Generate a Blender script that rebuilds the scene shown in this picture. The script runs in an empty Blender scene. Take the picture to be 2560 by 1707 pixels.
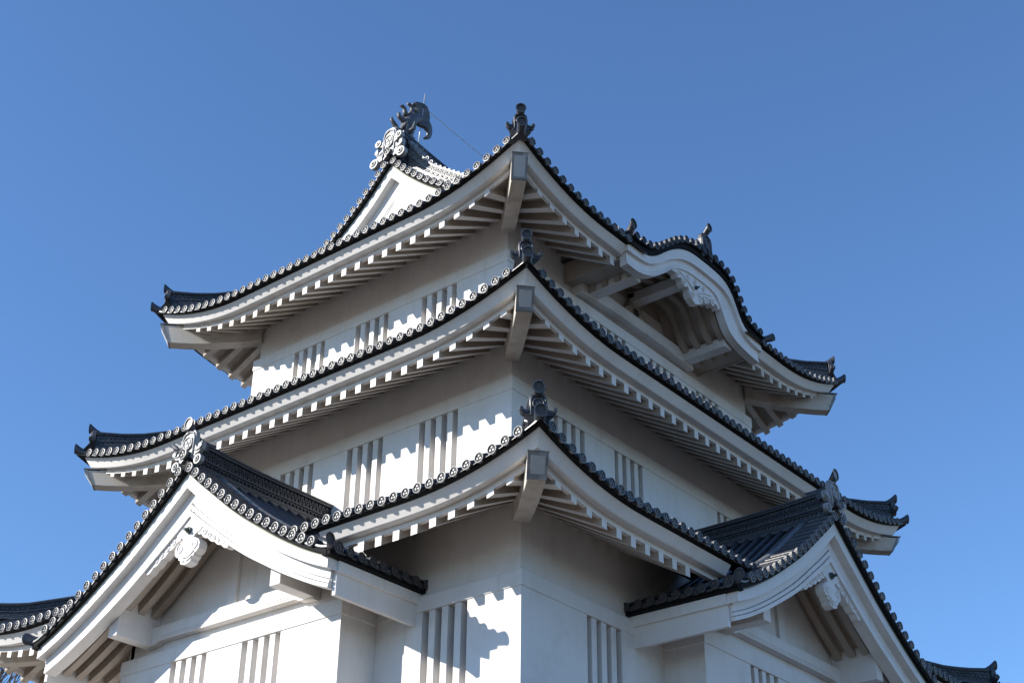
import bpy, math, random
from mathutils import Vector, Matrix
random.seed(7)
sc = bpy.context.scene
COL = sc.collection
R = math.radians
sin, cos, pi = math.sin, math.cos, math.pi

# ------------------------------------------------------------------ camera
cam = bpy.data.cameras.new("camera")
cam.sensor_width = 36.0
cam.lens = 36.0 * 3629.54 / 2560.0
cam.clip_start = 0.1
cam.clip_end = 5000
co = bpy.data.objects.new("camera", cam)
COL.objects.link(co)
_r = Vector((0.77783929, 0.62836894, 0.010886))
_u = Vector((0.30855534, -0.39692711, 0.86443188))
_f = Vector((-0.54750309, 0.66903015, 0.50263209))
_m = Matrix((_r, _u, -_f)).transposed().to_4x4()
_m.translation = Vector((28.26541, -34.48587, 0.0))
co.matrix_world = _m
sc.camera = co

# ------------------------------------------------------------------ light
SUN = Vector((-0.76, -1.0, 0.60)).normalized()      # towards the sun
elev = math.asin(SUN.z)
w = bpy.data.worlds.new("World")
sc.world = w
w.use_nodes = True
nt = w.node_tree
sky = nt.nodes.new("ShaderNodeTexSky")
sky.sky_type = 'NISHITA'
sky.sun_disc = False
sky.sun_elevation = elev
sky.sun_rotation = math.atan2(SUN.x, SUN.y)
sky.air_density = 1.0
sky.dust_density = 0.0
sky.ozone_density = 7.0
bg = nt.nodes["Background"]
nt.links.new(sky.outputs[0], bg.inputs[0])
bg.inputs[1].default_value = 0.122
sl = bpy.data.lights.new("sun", 'SUN')
sl.energy = 4.2
sl.angle = R(0.5)
sl.color = (1.0, 0.945, 0.86)
so = bpy.data.objects.new("sun", sl)
COL.objects.link(so)
so.rotation_euler = SUN.to_track_quat('Z', 'Y').to_euler()
so.location = (-60, -60, 60)
sc.view_settings.view_transform = 'Standard'
sc.view_settings.look = 'None'
sc.view_settings.exposure = 0.85
sc.view_settings.gamma = 1.0
sc.render.engine = 'CYCLES'
sc.cycles.max_bounces = 6
sc.cycles.diffuse_bounces = 4

# ------------------------------------------------------------------ materials
MATS = {}
def material(name, col, rough=0.8, metal=0.0, spec=0.5, noise=0.0, nscale=3.0, dirt=None, dscale=1.0,
             damt=0.0, bump=0.0, bscale=20.0, stretch=(1, 1, 1), streak=0.0):
    m = bpy.data.materials.new(name)
    m.use_nodes = True
    t = m.node_tree
    b = t.nodes["Principled BSDF"]
    b.inputs["Base Color"].default_value = (*col, 1)
    b.inputs["Roughness"].default_value = rough
    b.inputs["Metallic"].default_value = metal
    b.inputs["Specular IOR Level"].default_value = spec
    tc = t.nodes.new("ShaderNodeTexCoord")
    mp = t.nodes.new("ShaderNodeMapping")
    mp.inputs["Scale"].default_value = stretch
    t.links.new(tc.outputs["Object"], mp.inputs[0])
    last = None
    def mixc(prev, fac_socket, c2):
        mx = t.nodes.new("ShaderNodeMix")
        mx.data_type = 'RGBA'
        if prev is None:
            mx.inputs["A"].default_value = (*col, 1)
        else:
            t.links.new(prev, mx.inputs["A"])
        mx.inputs["B"].default_value = (*c2, 1)
        t.links.new(fac_socket, mx.inputs["Factor"])
        return mx.outputs["Result"]
    def noisefac(scale, lo, hi, amt, vec, detail=5.0):
        n = t.nodes.new("ShaderNodeTexNoise")
        n.inputs["Scale"].default_value = scale
        n.inputs["Detail"].default_value = detail
        n.inputs["Roughness"].default_value = 0.6
        t.links.new(vec, n.inputs["Vector"])
        r = t.nodes.new("ShaderNodeMapRange")
        r.inputs["From Min"].default_value = lo
        r.inputs["From Max"].default_value = hi
        r.inputs["To Max"].default_value = amt
        t.links.new(n.outputs["Fac"], r.inputs["Value"])
        return r.outputs["Result"]
    if noise:
        last = mixc(last, noisefac(nscale, 0.35, 0.75, noise, mp.outputs[0]), tuple(c * 0.72 for c in col))
    if damt:
        last = mixc(last, noisefac(dscale, 0.5, 0.78, damt, mp.outputs[0], 8.0), dirt)
    if streak:
        m2 = t.nodes.new("ShaderNodeMapping")
        m2.inputs["Scale"].default_value = (3.2, 3.2, 0.22)
        t.links.new(tc.outputs["Object"], m2.inputs[0])
        last = mixc(last, noisefac(1.6, 0.55, 0.85, streak, m2.outputs[0], 6.0), (0.42, 0.39, 0.34))
    if last is not None:
        t.links.new(last, b.inputs["Base Color"])
    if bump:
        n = t.nodes.new("ShaderNodeTexNoise")
        n.inputs["Scale"].default_value = bscale
        n.inputs["Detail"].default_value = 6
        t.links.new(mp.outputs[0], n.inputs["Vector"])
        bp = t.nodes.new("ShaderNodeBump")
        bp.inputs["Strength"].default_value = bump
        bp.inputs["Distance"].default_value = 0.02
        t.links.new(n.outputs["Fac"], bp.inputs["Height"])
        t.links.new(bp.outputs[0], b.inputs["Normal"])
    MATS[name] = m
    return m
PL = material("plaster", (0.75, 0.725, 0.70), 0.7, noise=0.14, nscale=0.7, dirt=(0.45, 0.41, 0.35), dscale=0.9, damt=0.42,
              bump=0.08, bscale=9, streak=0.34)
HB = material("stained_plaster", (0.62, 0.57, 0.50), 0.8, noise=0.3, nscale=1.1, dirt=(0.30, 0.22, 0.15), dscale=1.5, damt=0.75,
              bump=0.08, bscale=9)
SO = material("shade_toned_plaster", (0.42, 0.36, 0.305), 0.8, noise=0.3, nscale=1.2, dirt=(0.28, 0.215, 0.16), dscale=1.3, damt=0.7,
              bump=0.08, bscale=9)  # eave shade partly painted into this darker tone, along with real brown dirt
TI = material("roof_tile", (0.032, 0.034, 0.042), 0.36, spec=0.75, noise=0.5, nscale=5, dirt=(0.07, 0.07, 0.075), dscale=3, damt=0.5,
              bump=0.15, bscale=25)
TD = material("weathered_tile", (0.10, 0.10, 0.105), 0.47, spec=0.95, noise=0.4, nscale=9, dirt=(0.26, 0.26, 0.25), dscale=2.6, damt=0.9,
              bump=0.2, bscale=30)
TC = material("tile_recess", (0.085, 0.085, 0.087), 0.8, spec=0.2, noise=0.5, nscale=14)
ON = material("ornament_tile", (0.25, 0.25, 0.25), 0.47, spec=0.95, noise=0.5, nscale=4, dirt=(0.30, 0.30, 0.29), dscale=3, damt=0.6,
              bump=0.3, bscale=20)
OD = material("dark_ornament_tile", (0.042, 0.045, 0.055), 0.42, spec=0.6, noise=0.4, nscale=5, dirt=(0.10, 0.10, 0.10), dscale=4,
              damt=0.5, bump=0.25, bscale=22)
BK = material("eave_board_black", (0.010, 0.010, 0.011), 0.85, spec=0.2)
DK = material("window_dark", (0.03, 0.033, 0.036), 0.5)
GR = material("copper_green", (0.045, 0.07, 0.065), 0.6, noise=0.6, nscale=15, bump=0.4, bscale=40)
CF = material("copper_flashing", (0.22, 0.23, 0.16), 0.7, noise=0.4, nscale=8)
LD = material("lead_cap", (0.20, 0.205, 0.21), 0.55, metal=0.1, noise=0.8, nscale=5, dirt=(0.46, 0.46, 0.45), dscale=3, damt=0.9)
LP = material("faded_paint", (0.46, 0.46, 0.46), 0.6, noise=0.3, nscale=4, dirt=(0.2, 0.2, 0.2), dscale=3, damt=0.4)
ST = material("steel", (0.55, 0.55, 0.56), 0.35, metal=0.6)
GRD = material("ground_gravel", (0.10, 0.080, 0.062), 0.95, noise=0.4, nscale=0.6, dirt=(0.07, 0.065, 0.035), dscale=0.15, damt=0.6)
FI = material("fish_tile", (0.075, 0.077, 0.085), 0.5, spec=0.6, noise=0.5, nscale=6, dirt=(0.2, 0.2, 0.19), dscale=4, damt=0.6, bump=0.5, bscale=18)
BARK = material("bark", (0.13, 0.10, 0.08), 0.9, noise=0.4, nscale=8)
PIG = material("pigeon_feather", (0.05, 0.055, 0.065), 0.6, noise=0.4, nscale=20)

# ------------------------------------------------------------------ mesh builder
class MB:
    def __init__(s, f=None):
        s.v = []; s.fc = []; s.mi = []; s.sm = []; s.f = f
    def V(s, p):
        s.v.append(s.f(*p) if s.f else tuple(p))
        return len(s.v) - 1
    def F(s, idx, mi=0, sm=False):
        s.fc.append(tuple(idx)); s.mi.append(mi); s.sm.append(sm)
    def box(s, a, b, mi=0):
        x0, y0, z0 = a; x1, y1, z1 = b
        i = [s.V(p) for p in ((x0,y0,z0),(x1,y0,z0),(x1,y1,z0),(x0,y1,z0),(x0,y0,z1),(x1,y0,z1),(x1,y1,z1),(x0,y1,z1))]
        for q in ((0,1,2,3),(4,5,6,7),(0,1,5,4),(1,2,6,5),(2,3,7,6),(3,0,4,7)):
            s.F([i[k] for k in q], mi)
    def loft(s, rings, mi=0, closed=True, caps=True, sm=False):
        ids = [[s.V(p) for p in r] for r in rings]
        n = len(ids[0])
        for a, b in zip(ids, ids[1:]):
            for k in range(n if closed else n - 1):
                k2 = (k + 1) % n
                s.F((a[k], a[k2], b[k2], b[k]), mi, sm)
        if caps:
            s.F(ids[0], mi); s.F(ids[-1], mi)
        return ids
    def tube(s, path, rad, n=10, mi=0, caps=True, ell=1.0, sm=True, twist=None):
        path = [Vector(p) for p in path]
        if not hasattr(rad, '__len__'):
            rad = [rad] * len(path)
        rings = []
        prev = None
        for i, p in enumerate(path):
            t = (path[min(i + 1, len(path) - 1)] - path[max(i - 1, 0)]).normalized()
            up = prev if prev is not None else (Vector((0, 0, 1)) if abs(t.z) < 0.9 else Vector((0, 1, 0)))
            a = t.cross(up).normalized()
            b = a.cross(t).normalized()
            prev = b
            rings.append([p + a * (cos(2 * pi * k / n) * rad[i]) + b * (sin(2 * pi * k / n) * rad[i] * ell) for k in range(n)])
        s.loft(rings, mi, True, caps, sm)
    def extrude(s, poly, d0, d1, plane='uw', mi=0, mi_side=None, ctr=None):
        # poly in (u,z), thickness along w from d0 to d1 ; fan of quads from a centre strip (ear clipping left to blender ngon)
        a = [s.V((u, d0, z)) for u, z in poly]
        b = [s.V((u, d1, z)) for u, z in poly]
        n = len(poly)
        s.F(a, mi); s.F(b, mi)
        for k in range(n):
            k2 = (k + 1) % n
            s.F((a[k], a[k2], b[k2], b[k]), mi if mi_side is None else mi_side)
    def build(s, name, mats, parent=None, label=None, bevel=0.0):
        me = bpy.data.meshes.new(name)
        me.from_pydata(s.v, [], s.fc)
        if not isinstance(mats, (list, tuple)):
            mats = [mats]
        for m in mats:
            me.materials.append(m)
        me.polygons.foreach_set("material_index", s.mi)
        me.polygons.foreach_set("use_smooth", s.sm)
        me.update()
        import bmesh
        bm = bmesh.new(); bm.from_mesh(me)
        bmesh.ops.recalc_face_normals(bm, faces=bm.faces)
        bm.to_mesh(me); bm.free()
        o = bpy.data.objects.new(name, me)
        COL.objects.link(o)
        if parent:
            o.parent = parent
            o.matrix_parent_inverse = Matrix.Translation(-PW[parent.name]) if parent.name in PW else Matrix.Identity(4)
        if bevel:
            bv = o.modifiers.new("bevel", 'BEVEL'); bv.width = bevel; bv.segments = 1; bv.limit_method = 'ANGLE'
        if label:
            o["label"] = label
        return o
PW = {}
def thing(name, loc, label, cat, group=None):
    o = bpy.data.objects.new(name, None)
    COL.objects.link(o)
    o.location = loc
    o.empty_display_size = 0.3
    PW[o.name] = Vector(loc)
    o["label"] = label; o["category"] = cat
    if group: o["group"] = group
    return o
def tag(o, label, cat, group=None):
    o["label"] = label; o["category"] = cat
    if group: o["group"] = group
    return o
def interp(pts, x):
    if x <= pts[0][0]: 
        (a, b), (c, d) = pts[0], pts[1]
        return b + (d - b) * (x - a) / (c - a)
    for (a, b), (c, d) in zip(pts, pts[1:]):
        if x <= c:
            return b + (d - b) * (x - a) / (c - a)
    (a, b), (c, d) = pts[-2], pts[-1]
    return b + (d - b) * (x - a) / (c - a)
def smooth_pts(pts, n=60):
    # monotone resample with gaussian-ish smoothing
    x0, x1 = pts[0][0], pts[-1][0]
    h = (x1 - x0) / n
    raw = [(x0 + h * i, interp(pts, x0 + h * i)) for i in range(n + 1)]
    out = []
    for i, (x, z) in enumerate(raw):
        k = min(2, i, n - i)
        seg = raw[i - k:i + k + 1]
        out.append((x, sum(q[1] for q in seg) / len(seg)))
    return out

# ------------------------------------------------------------------ dimensions
A = [8.592, 6.688, 5.5]           # half lengths in x  (tier 1,2,3)
B = [10.008, 8.103, 6.916]        # half lengths in y
OV = [2.40, 2.36, 2.31]           # eave overhang
ZF = [13.43, 19.29, 24.62]        # fascia top, middle of the eave
LR = [0.75, 0.77, 0.93]; LP_ = [2.1, 1.85, 1.95]
ZB = [11.857, 18.363, 23.546]; ZT = [12.249, 18.772, 23.938]
GZ = -1.6
INS = 0.12
XC, YC = -0.12, -0.02
TP = 0.3637

# ------------------------------------------------------------------ ground
g = MB()
N = 24
for i in range(N + 1):
    for j in range(N + 1):
        x = (i / N * 2 - 1); y = (j / N * 2 - 1)
        X = 1500 * x * abs(x); Y = 1500 * y * abs(y)
        g.V((X, Y, GZ))
for i in range(N):
    for j in range(N):
        a = i * (N + 1) + j
        g.F((a, a + 1, a + N + 2, a + N + 1))
o = g.build("ground", GRD); o["kind"] = "structure"; o["label"] = "pale dry gravel ground around the castle"

# ------------------------------------------------------------------ castle
castle = thing("castle_tower", (0, 0, GZ), "white plastered three-tier Japanese castle keep with dark tiled curved roofs", "castle")

def side_map(k, side, flip=False):
    a, b = A[k], B[k]
    return {'F': lambda s, q, z: (s, -(b + q), z), 'R': lambda s, q, z: (a + q, s, z),
            'K': lambda s, q, z: (-s, b + q, z), 'L': lambda s, q, z: (-(a + q), -s, z)}[side]
def half(k, side):
    return A[k] if side in 'FK' else B[k]
def lift(k, d):
    L = 4.0
    return LR[k] * max(0.0, 1 - max(d, 0.0) / L) ** LP_[k]
SLOPE = 0.58
def QF(k): return OV[k] - 0.42
def deck(k, side, s, q):
    h = half(k, side); qf = QF(k)
    wq = max(0.0, (q + INS) / (qf + INS))
    return ZF[k] - 0.366 + SLOPE * (qf - q) + lift(k, h + qf - abs(s)) * wq
GAPS = {(0, 'F'): (-4.55, 4.31), (0, 'R'): (-4.65, 4.6), (2, 'R'): (-4.05, 3.72)}
DGAPS = {(0, 'F'): (-4.7, 4.5), (0, 'R'): (-4.8, 4.75), (2, 'R'): (-3.98, 3.35)}
def seg_list(k, side, h, gaps=GAPS):
    if (k, side) in gaps:
        a, b = gaps[(k, side)]
        return [(-h, a), (b, h)]
    return [(-h, h)]

ROOF = {}
rafters = []      # (rank, mapping, data)
ordinal = ["lowest", "middle", "top"]
for k in range(3):
    fd = MB(); sk = MB(); PARTS = []
    for side in 'FRKL':
        f = side_map(k, side)
        h = half(k, side); o_ = OV[k]; qf = QF(k)
        # fascia strips, swept along u with mitred ends
        def strip(nm_, mat_, prof, mi=0, gaps=GAPS):
            if (k, side) in gaps:
                a, b = gaps[(k, side)]
                runs = [(None, a), (b, None)]
            else:
                runs = [(None, None)]
            for r0, r1 in runs:
                mb = MB(f); PARTS.append((nm_, mat_, mb))
                rings = []
                nn = 36
                for i in range(nn + 1):
                    t = i / nn
                    ring = []
                    for q, z in prof:
                        s0 = -(h + q) if r0 is None else r0
                        s1 = (h + q) if r1 is None else r1
                        s = s0 + (s1 - s0) * t
                        ring.append((s, q, ZF[k] + z * (1 + (0.45 if z < 0 else 0) * max(0, 1 - (h + q - abs(s)) / 3.5)) + lift(k, h + q - abs(s))))
                    rings.append(ring)
                mb.loft(rings, mi)
        strip("fascia", PL, [(o_, 0), (o_ - 0.012, -0.018), (o_ - 0.17, -0.235), (o_ - 0.195, -0.25), (o_ - 0.5, -0.25), (o_ - 0.5, -0.02)])
        strip("lower_fascia", PL, [(o_ - 0.405, -0.18), (o_ - 0.41, -0.372), (o_ - 0.52, -0.38), (o_ - 0.52, -0.18)])
        # black tile batten
        strip("tile_batten", BK, [(o_ - 0.35, 0.10), (o_ - 0.35, 0.20), (o_ + 0.12, 0.09), (o_ + 0.135, 0.03), (o_ + 0.015, 0.004), (o_ - 0.1, 0.004)])
        # deck
        for s0, s1 in seg_list(k, side, 1.0, DGAPS):
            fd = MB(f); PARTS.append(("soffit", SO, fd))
            nu, nq = 40, 6
            ids = []
            for i in range(nu + 1):
                row = []
                for j in range(nq + 1):
                    q = -INS + (qf - 0.06 + INS) * j / nq
                    H = h + q
                    a = -H if s0 == -1.0 else s0
                    b = H if s1 == 1.0 else s1
                    s = a + (b - a) * i / nu
                    row.append(fd.V((s, q, deck(k, side, s, q))))
                ids.append(row)
            for i in range(nu):
                for j in range(nq):
                    fd.F((ids[i][j], ids[i + 1][j], ids[i + 1][j + 1], ids[i][j + 1]))
        # roof skin above
        if k < 2:
            qi = -((half(k, side) - half(k + 1, side)))
            sk.f = f
            for s0, s1 in [(-1.0, 1.0)]:
                nu, nq = 60, 8
                ids = []
                for i in range(nu + 1):
                    row = []
                    for j in range(nq + 1):
                        q = qi + (o_ + 0.2 - qi) * j / nq
                        H = h + q
                        a = -H if s0 == -1.0 else s0; b = H if s1 == 1.0 else s1
                        s = a + (b - a) * i / nu
                        d = o_ + 0.2 - q
                        row.append(sk.V((s, q, ZF[k] + 0.06 + 0.42 * d + 0.02 * d * d + lift(k, h + q - abs(s)) * max(0, 1 - d / 3.2))))
                    ids.append(row)
                for i in range(nu):
                    for j in range(nq):
                        qm = qi + (o_ + 0.2 - qi) * (j + 1) / nq
                        if k == 0 and side in 'FR' and qm > 0.85 and abs(-1 + 2 * (i + 0.5) / nu) * (h + qm) < 3.0: continue
                        sk.F((ids[i][j], ids[i + 1][j], ids[i + 1][j + 1], ids[i][j + 1]))
        # rafters
        pit = {(0, 'F'): (0.5634, 0.5), (0, 'R'): (0.575, 0.5)}.get((k, side), (0.57, 0.0) if side in 'FK' else (0.585, 0.5))
        n = int((h + o_ - 0.75) / pit[0] + 1)
        for i in range(-n - 1, n + 2):
            s = (i + pit[1]) * pit[0]
            if side in 'RL' and k == 2:
                s = (i) * 0.59 - 0.15
            if abs(s) > h + qf - 0.62: continue
            if (k, side) in DGAPS:
                a, b = {(0, 'F'): (-5.1, 5.1), (0, 'R'): (-5.6, 5.4), (2, 'R'): (-4.2, 3.45)}[(k, side)]
                if a < s < b: continue
            q0 = max(-INS, abs(s) - h + 0.12)
            q1 = qf + 0.012
            p = f(s, qf, ZF[k])
            rank = (Vector(p) - Vector((28.27, -34.49, 0))).length
            hid = 0
            if side == 'K': hid = 100
            if side == 'L' and not (s > h - 0.0): hid = 100
            if side == 'K' and s < -(h): hid = 0
            rafters.append((rank + hid, k, side, s, q0, q1))
    # ---- roof part: eave boards as sub parts
    if k < 2:
        rf = sk.build("roof", [TI], castle, "dark tiled skirt roof of the %s tier" % ordinal[k])
    else:
        # irimoya roof height field
        rm = MB()
        a3, b3 = A[2] + OV[2] + 0.2, B[2] + OV[2] + 0.2
        def S3(d): return ZF[2] + 0.05 + 0.47 * d + 0.0245 * d * d
        def Z3(x, y):
            dx, dy = a3 - abs(x), b3 - abs(y)
            d = dx if abs(y) <= 6.447 else min(dx, dy)
            c = lift(2, max(dx, dy)) * max(0, 1 - min(dx, dy) / 3.2)
            return S3(max(d, 0)) + c
        xs = [-a3 + 2 * a3 * i / 56 for i in range(57)]
        ys = [-b3 + i * (b3 - 6.45) / 8 for i in range(9)]
        ys = ys + [-6.44] + [-6.44 + i * 12.88 / 24 for i in range(1, 24)] + [6.44] + [6.45 + i * (b3 - 6.45) / 8 for i in range(9)]
        ids = [[rm.V((x, y, Z3(x, y))) for y in ys] for x in xs]
        for i in range(len(xs) - 1):
            for j in range(len(ys) - 1):
                if j == 8 or ys[j] == 6.44: continue
                if xs[i] > 4.9 and -3.4 < (ys[j] + ys[j + 1]) / 2 < 2.9: continue
                rm.F((ids[i][j], ids[i + 1][j], ids[i + 1][j + 1], ids[i][j + 1]))
        rf = rm.build("roof", [TI], castle, "dark tiled hip and gable roof of the top tier")
    ROOF[k] = rf
    for nm_, mat_, mb in PARTS: mb.build(nm_, [mat_], rf)

# ---- rafters: nearest 100 as parts of their roofs, the rest as one object
def rafter_into(mb, k, side, s, q0, q1):
    mb.f = side_map(k, side)
    wd, dp = 0.10, 0.25
    rings = []
    for i in range(6):
        q = q0 + (q1 - q0) * i / 5
        zt = max(deck(k, side, s - wd, q), deck(k, side, s + wd, q)) + 0.03
        za, zb_ = deck(k, side, s - wd, q), deck(k, side, s + wd, q)
        rings.append([(s - wd, q, zt), (s + wd, q, zt), (s + wd, q, zb_ - dp), (s - wd, q, za - dp)])
    n0 = len(mb.fc)
    mb.loft(rings, 0)
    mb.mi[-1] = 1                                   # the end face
    for a_ in range(5): mb.mi[n0 + a_ * 4 + 2] = 1    # the underside stays lighter; sides have gap shade and dirt painted in
rafters.sort(key=lambda r: r[0])
vis = [r for r in rafters if r[0] < 90]
for r in vis[:100]:
    mb = MB(); rafter_into(mb, *r[1:])
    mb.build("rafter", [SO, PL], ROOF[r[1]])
mb = MB()
for r in vis[100:] + [r for r in rafters if r[0] >= 90]:
    rafter_into(mb, *r[1:])
o = mb.build("rafter", [SO, HB], castle, "remaining white rafters under the eaves, shade and dirt painted on their sides"); o["kind"] = "stuff"

# ---- tile ends
def tile_end(mb, f, s, q, z, r=0.128, back=1.0, bs=0.47, n=12, rel=True, rb=None):
    mb.f = f
    s += random.uniform(-.006, .006); z += random.uniform(-.006, .006); r *= random.uniform(.97, 1.03)
    rb = rb or r * 0.84
    def ring(rad, qq, zz=0.0, m=n):
        return [(s + rad * cos(2 * pi * i / m), qq, z + zz + rad * sin(2 * pi * i / m)) for i in range(m)]
    mb.loft([ring(rb, q - 0.05), ring(rb, q - back, bs * back)], 0, True, False, True)
    a = mb.loft([ring(r * 0.97, q - 0.07), ring(r, q), ring(r * 0.83, q + 0.004), ring(r * 0.80, q - 0.02)], 1, True, False, False)
    c = mb.V((s, q - 0.022, z))
    L = a[-1]
    for i in range(n):
        mb.F((L[i], L[(i + 1) % n], c), 2)
    if rel:
        for j in range(3):
            an = pi / 2 + j * 2 * pi / 3
            cx, cz = s + r * 0.36 * cos(an), z + r * 0.36 * sin(an)
            m = 6
            r1 = [(cx + r * .27 * cos(2 * pi * i / m), q - 0.022, cz + r * .27 * sin(2 * pi * i / m)) for i in range(m)]
            r2 = [(cx + r * .2 * cos(2 * pi * i / m), q - 0.004, cz + r * .2 * sin(2 * pi * i / m)) for i in range(m)]
            ids = mb.loft([r1, r2], 1, True, False)
            mb.F(ids[-1], 1)
def tile_lip(mb, f, s0, z0, s1, z1, q, sag=0.05, back=0.5, bs=0.47, bz=0.0):
    mb.f = f
    n = 5
    top, bot = [], []
    for i in range(n + 1):
        t = i / n
        s = s0 + (s1 - s0) * t
        z = z0 + (z1 - z0) * t - sag * sin(pi * t) + bz
        top.append((s, z)); bot.append((s, z - 0.05))
    fr = [mb.V((s, q, z)) for s, z in top]
    fl = [mb.V((s, q, z)) for s, z in bot]
    bt = [mb.V((s, q - back, z + bs * back)) for s, z in top]
    bb = [mb.V((s, q - back, z + bs * back)) for s, z in bot]
    for i in range(n):
        mb.F((fl[i], fl[i + 1], fr[i + 1], fr[i]), 1)
        mb.F((fr[i], fr[i + 1], bt[i + 1], bt[i]), 0)
        mb.F((fl[i], fl[i + 1], bb[i + 1], bb[i]), 0)
VO = 0.20
for k in range(3):
    mb = MB()
    for side in 'FRKL':
        f = side_map(k, side); h = half(k, side); H = h + OV[k]
        off = 0.0 if (k == 0 and side in 'FK') else 0.5
        pitch = TP
        n = int((H - 0.12) / pitch)
        lst = []
        for i in range(-n - 1, n + 2):
            s = (i + off) * pitch
            if abs(s) > H - 0.14: continue
            lst.append(s)
        z = lambda s: ZF[k] + 0.15 + lift(k, H + 0.1 - abs(s))
        run = None
        for s in lst:
            skip = False
            if k == 0 and side == 'F' and -3.9 < s < 3.4: skip = True
            if k == 0 and side == 'R' and -3.75 < s < 3.9: skip = True
            if k == 2 and side == 'R' and -4.05 < s < 3.55: skip = True
            if skip:
                run = None; continue
            near = side in 'FR'
            di = H - abs(s)
            back = 2.9 if near and di > 3 else min(2.9, 0.5 + di * 0.98)
            tile_end(mb, f, s, OV[k] + VO, z(s), back=back if near else 0.5, n=12 if near else 8, rel=near)
            if run is not None:
                tile_lip(mb, f, run, z(run) - 0.03, s, z(s) - 0.03, OV[k] + VO - 0.05, sag=0.035)
            elif abs(s) > H - TP * 1.3:
                e = -(H + 0.12)
                tile_lip(mb, f, e, z(-(H + 0.1)) + 0.0, s, z(s) - 0.03, OV[k] + VO - 0.05, sag=.03)
            run = s
        if run is not None:
            tile_lip(mb, f, run, z(run) - 0.03, H + 0.12, z(H + 0.1) + 0.0, OV[k] + VO - 0.05, sag=.03)
    mb.build("eave_tiles", [TI, TD, TC], ROOF[k])

# ------------------------------------------------------------------ ornament shapes (local u right, n outward, z up)
def oni_into(mb, f, s=1.0, crest=True, ring_only=False):
    hs = [(0, 1.0), (.10, 1.0), (.20, .96), (.28, .86), (.30, .72), (.30, .50), (.34, .40), (.42, .36), (.50, .40),
          (.545, .50), (.60, .50), (.63, .40), (.60, .27), (.50, .18), (.38, .16), (.33, .10), (.26, 0.0), (.14, .10), (0, .14)]
    poly = [(u * s, z * s) for u, z in hs] + [(-u * s, z * s) for u, z in reversed(hs[1:-1])]
    mb.f = f
    mb.extrude(poly, -0.09 * s, 0.06 * s)
    # scroll eyes on the ears
    for sg in (-1, 1):
        mb.tube([(sg * .56 * s, 0.02, .36 * s), (sg * .56 * s, 0.10 * s, .36 * s)], .085 * s, 10, 0)
        # raised border
        path = [(sg * .25 * s, .075 * s, .12 * s), (sg * .25 * s, .075 * s, .70 * s), (sg * .20 * s, .075 * s, .86 * s), (0, .075 * s, .93 * s)]
        mb.tube(path, .035 * s, 6, 0)
        path = [(sg * .30 * s, .07 * s, .30 * s), (sg * .42 * s, .07 * s, .25 * s), (sg * .54 * s, .07 * s, .27 * s), (sg * .60 * s, .07 * s, .38 * s), (sg * .57 * s, .07 * s, .46 * s)]
        mb.tube(path, .028 * s, 6, 0)
    # round boss
    r = .19 * s
    c = (0, .56 * s)
    def ring(rad, n_): return [(c[0] + rad * cos(2 * pi * i / 16), n_, c[1] + rad * sin(2 * pi * i / 16)) for i in range(16)]
    ids = mb.loft([ring(r * 1.12, .05 * s), ring(r * 1.1, .12 * s), ring(r * .88, .12 * s), ring(r * .86, .085 * s)], 0, True, False)
    mb.F(ids[-1], 1)
    if crest:
        for j in range(3):
            an = -pi / 2 + j * 2 * pi / 3
            cx, cz = c[0] + r * .42 * cos(an), c[1] + r * .42 * sin(an)
            pr = []
            for i in range(10):
                t = 2 * pi * i / 10
                rr = r * .38 * (1.0 - 0.12 * cos(3 * (t - an)))
                pr.append((cx + rr * cos(t), cz + rr * sin(t)))
            ids = mb.loft([[(a, .085 * s, b) for a, b in pr], [(cx + (a - cx) * .8, .112 * s, cz + (b - cz) * .8) for a, b in pr]], 0, True, False)
            mb.F(ids[-1], 0)
def horn_into(mb, f, path, r0, r1, n=14):
    """round tile sweeping out and up, its sunk end face upright"""
    mb.f = f
    m = len(path)
    pts_ = [Vector(p) for p in path]
    rings = []
    K = 12
    for i in range(K + 1):
        t = i / K * (m - 1)
        j = min(int(t), m - 2); fr = t - j
        p0 = pts_[max(j - 1, 0)]; p1 = pts_[j]; p2 = pts_[j + 1]; p3 = pts_[min(j + 2, m - 1)]
        c = 0.5 * ((2 * p1) + (p2 - p0) * fr + (2 * p0 - 5 * p1 + 4 * p2 - p3) * fr * fr + (3 * p1 - p0 - 3 * p2 + p3) * fr ** 3)
        tt = i / K
        r = r0 + (r1 - r0) * tt ** 3
        lean = (1 - tt) * 0.5
        rings.append([(c.x + r * cos(2 * pi * a / n), c.y - lean * r * sin(2 * pi * a / n), c.z + r * 1.08 * sin(2 * pi * a / n)) for a in range(n)])
    mb.loft(rings, 0, True, False, True)
    c = pts_[-1]
    def ring(r, dn): return [(c.x + r * cos(2 * pi * a / n), c.y + dn, c.z + r * 1.08 * sin(2 * pi * a / n)) for a in range(n)]
    ids = mb.loft([ring(r1, 0), ring(r1 * 1.03, .02), ring(r1 * .80, .022), ring(r1 * .78, -.01)], 0, True, False)
    mb.F(ids[-1], 1)
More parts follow.
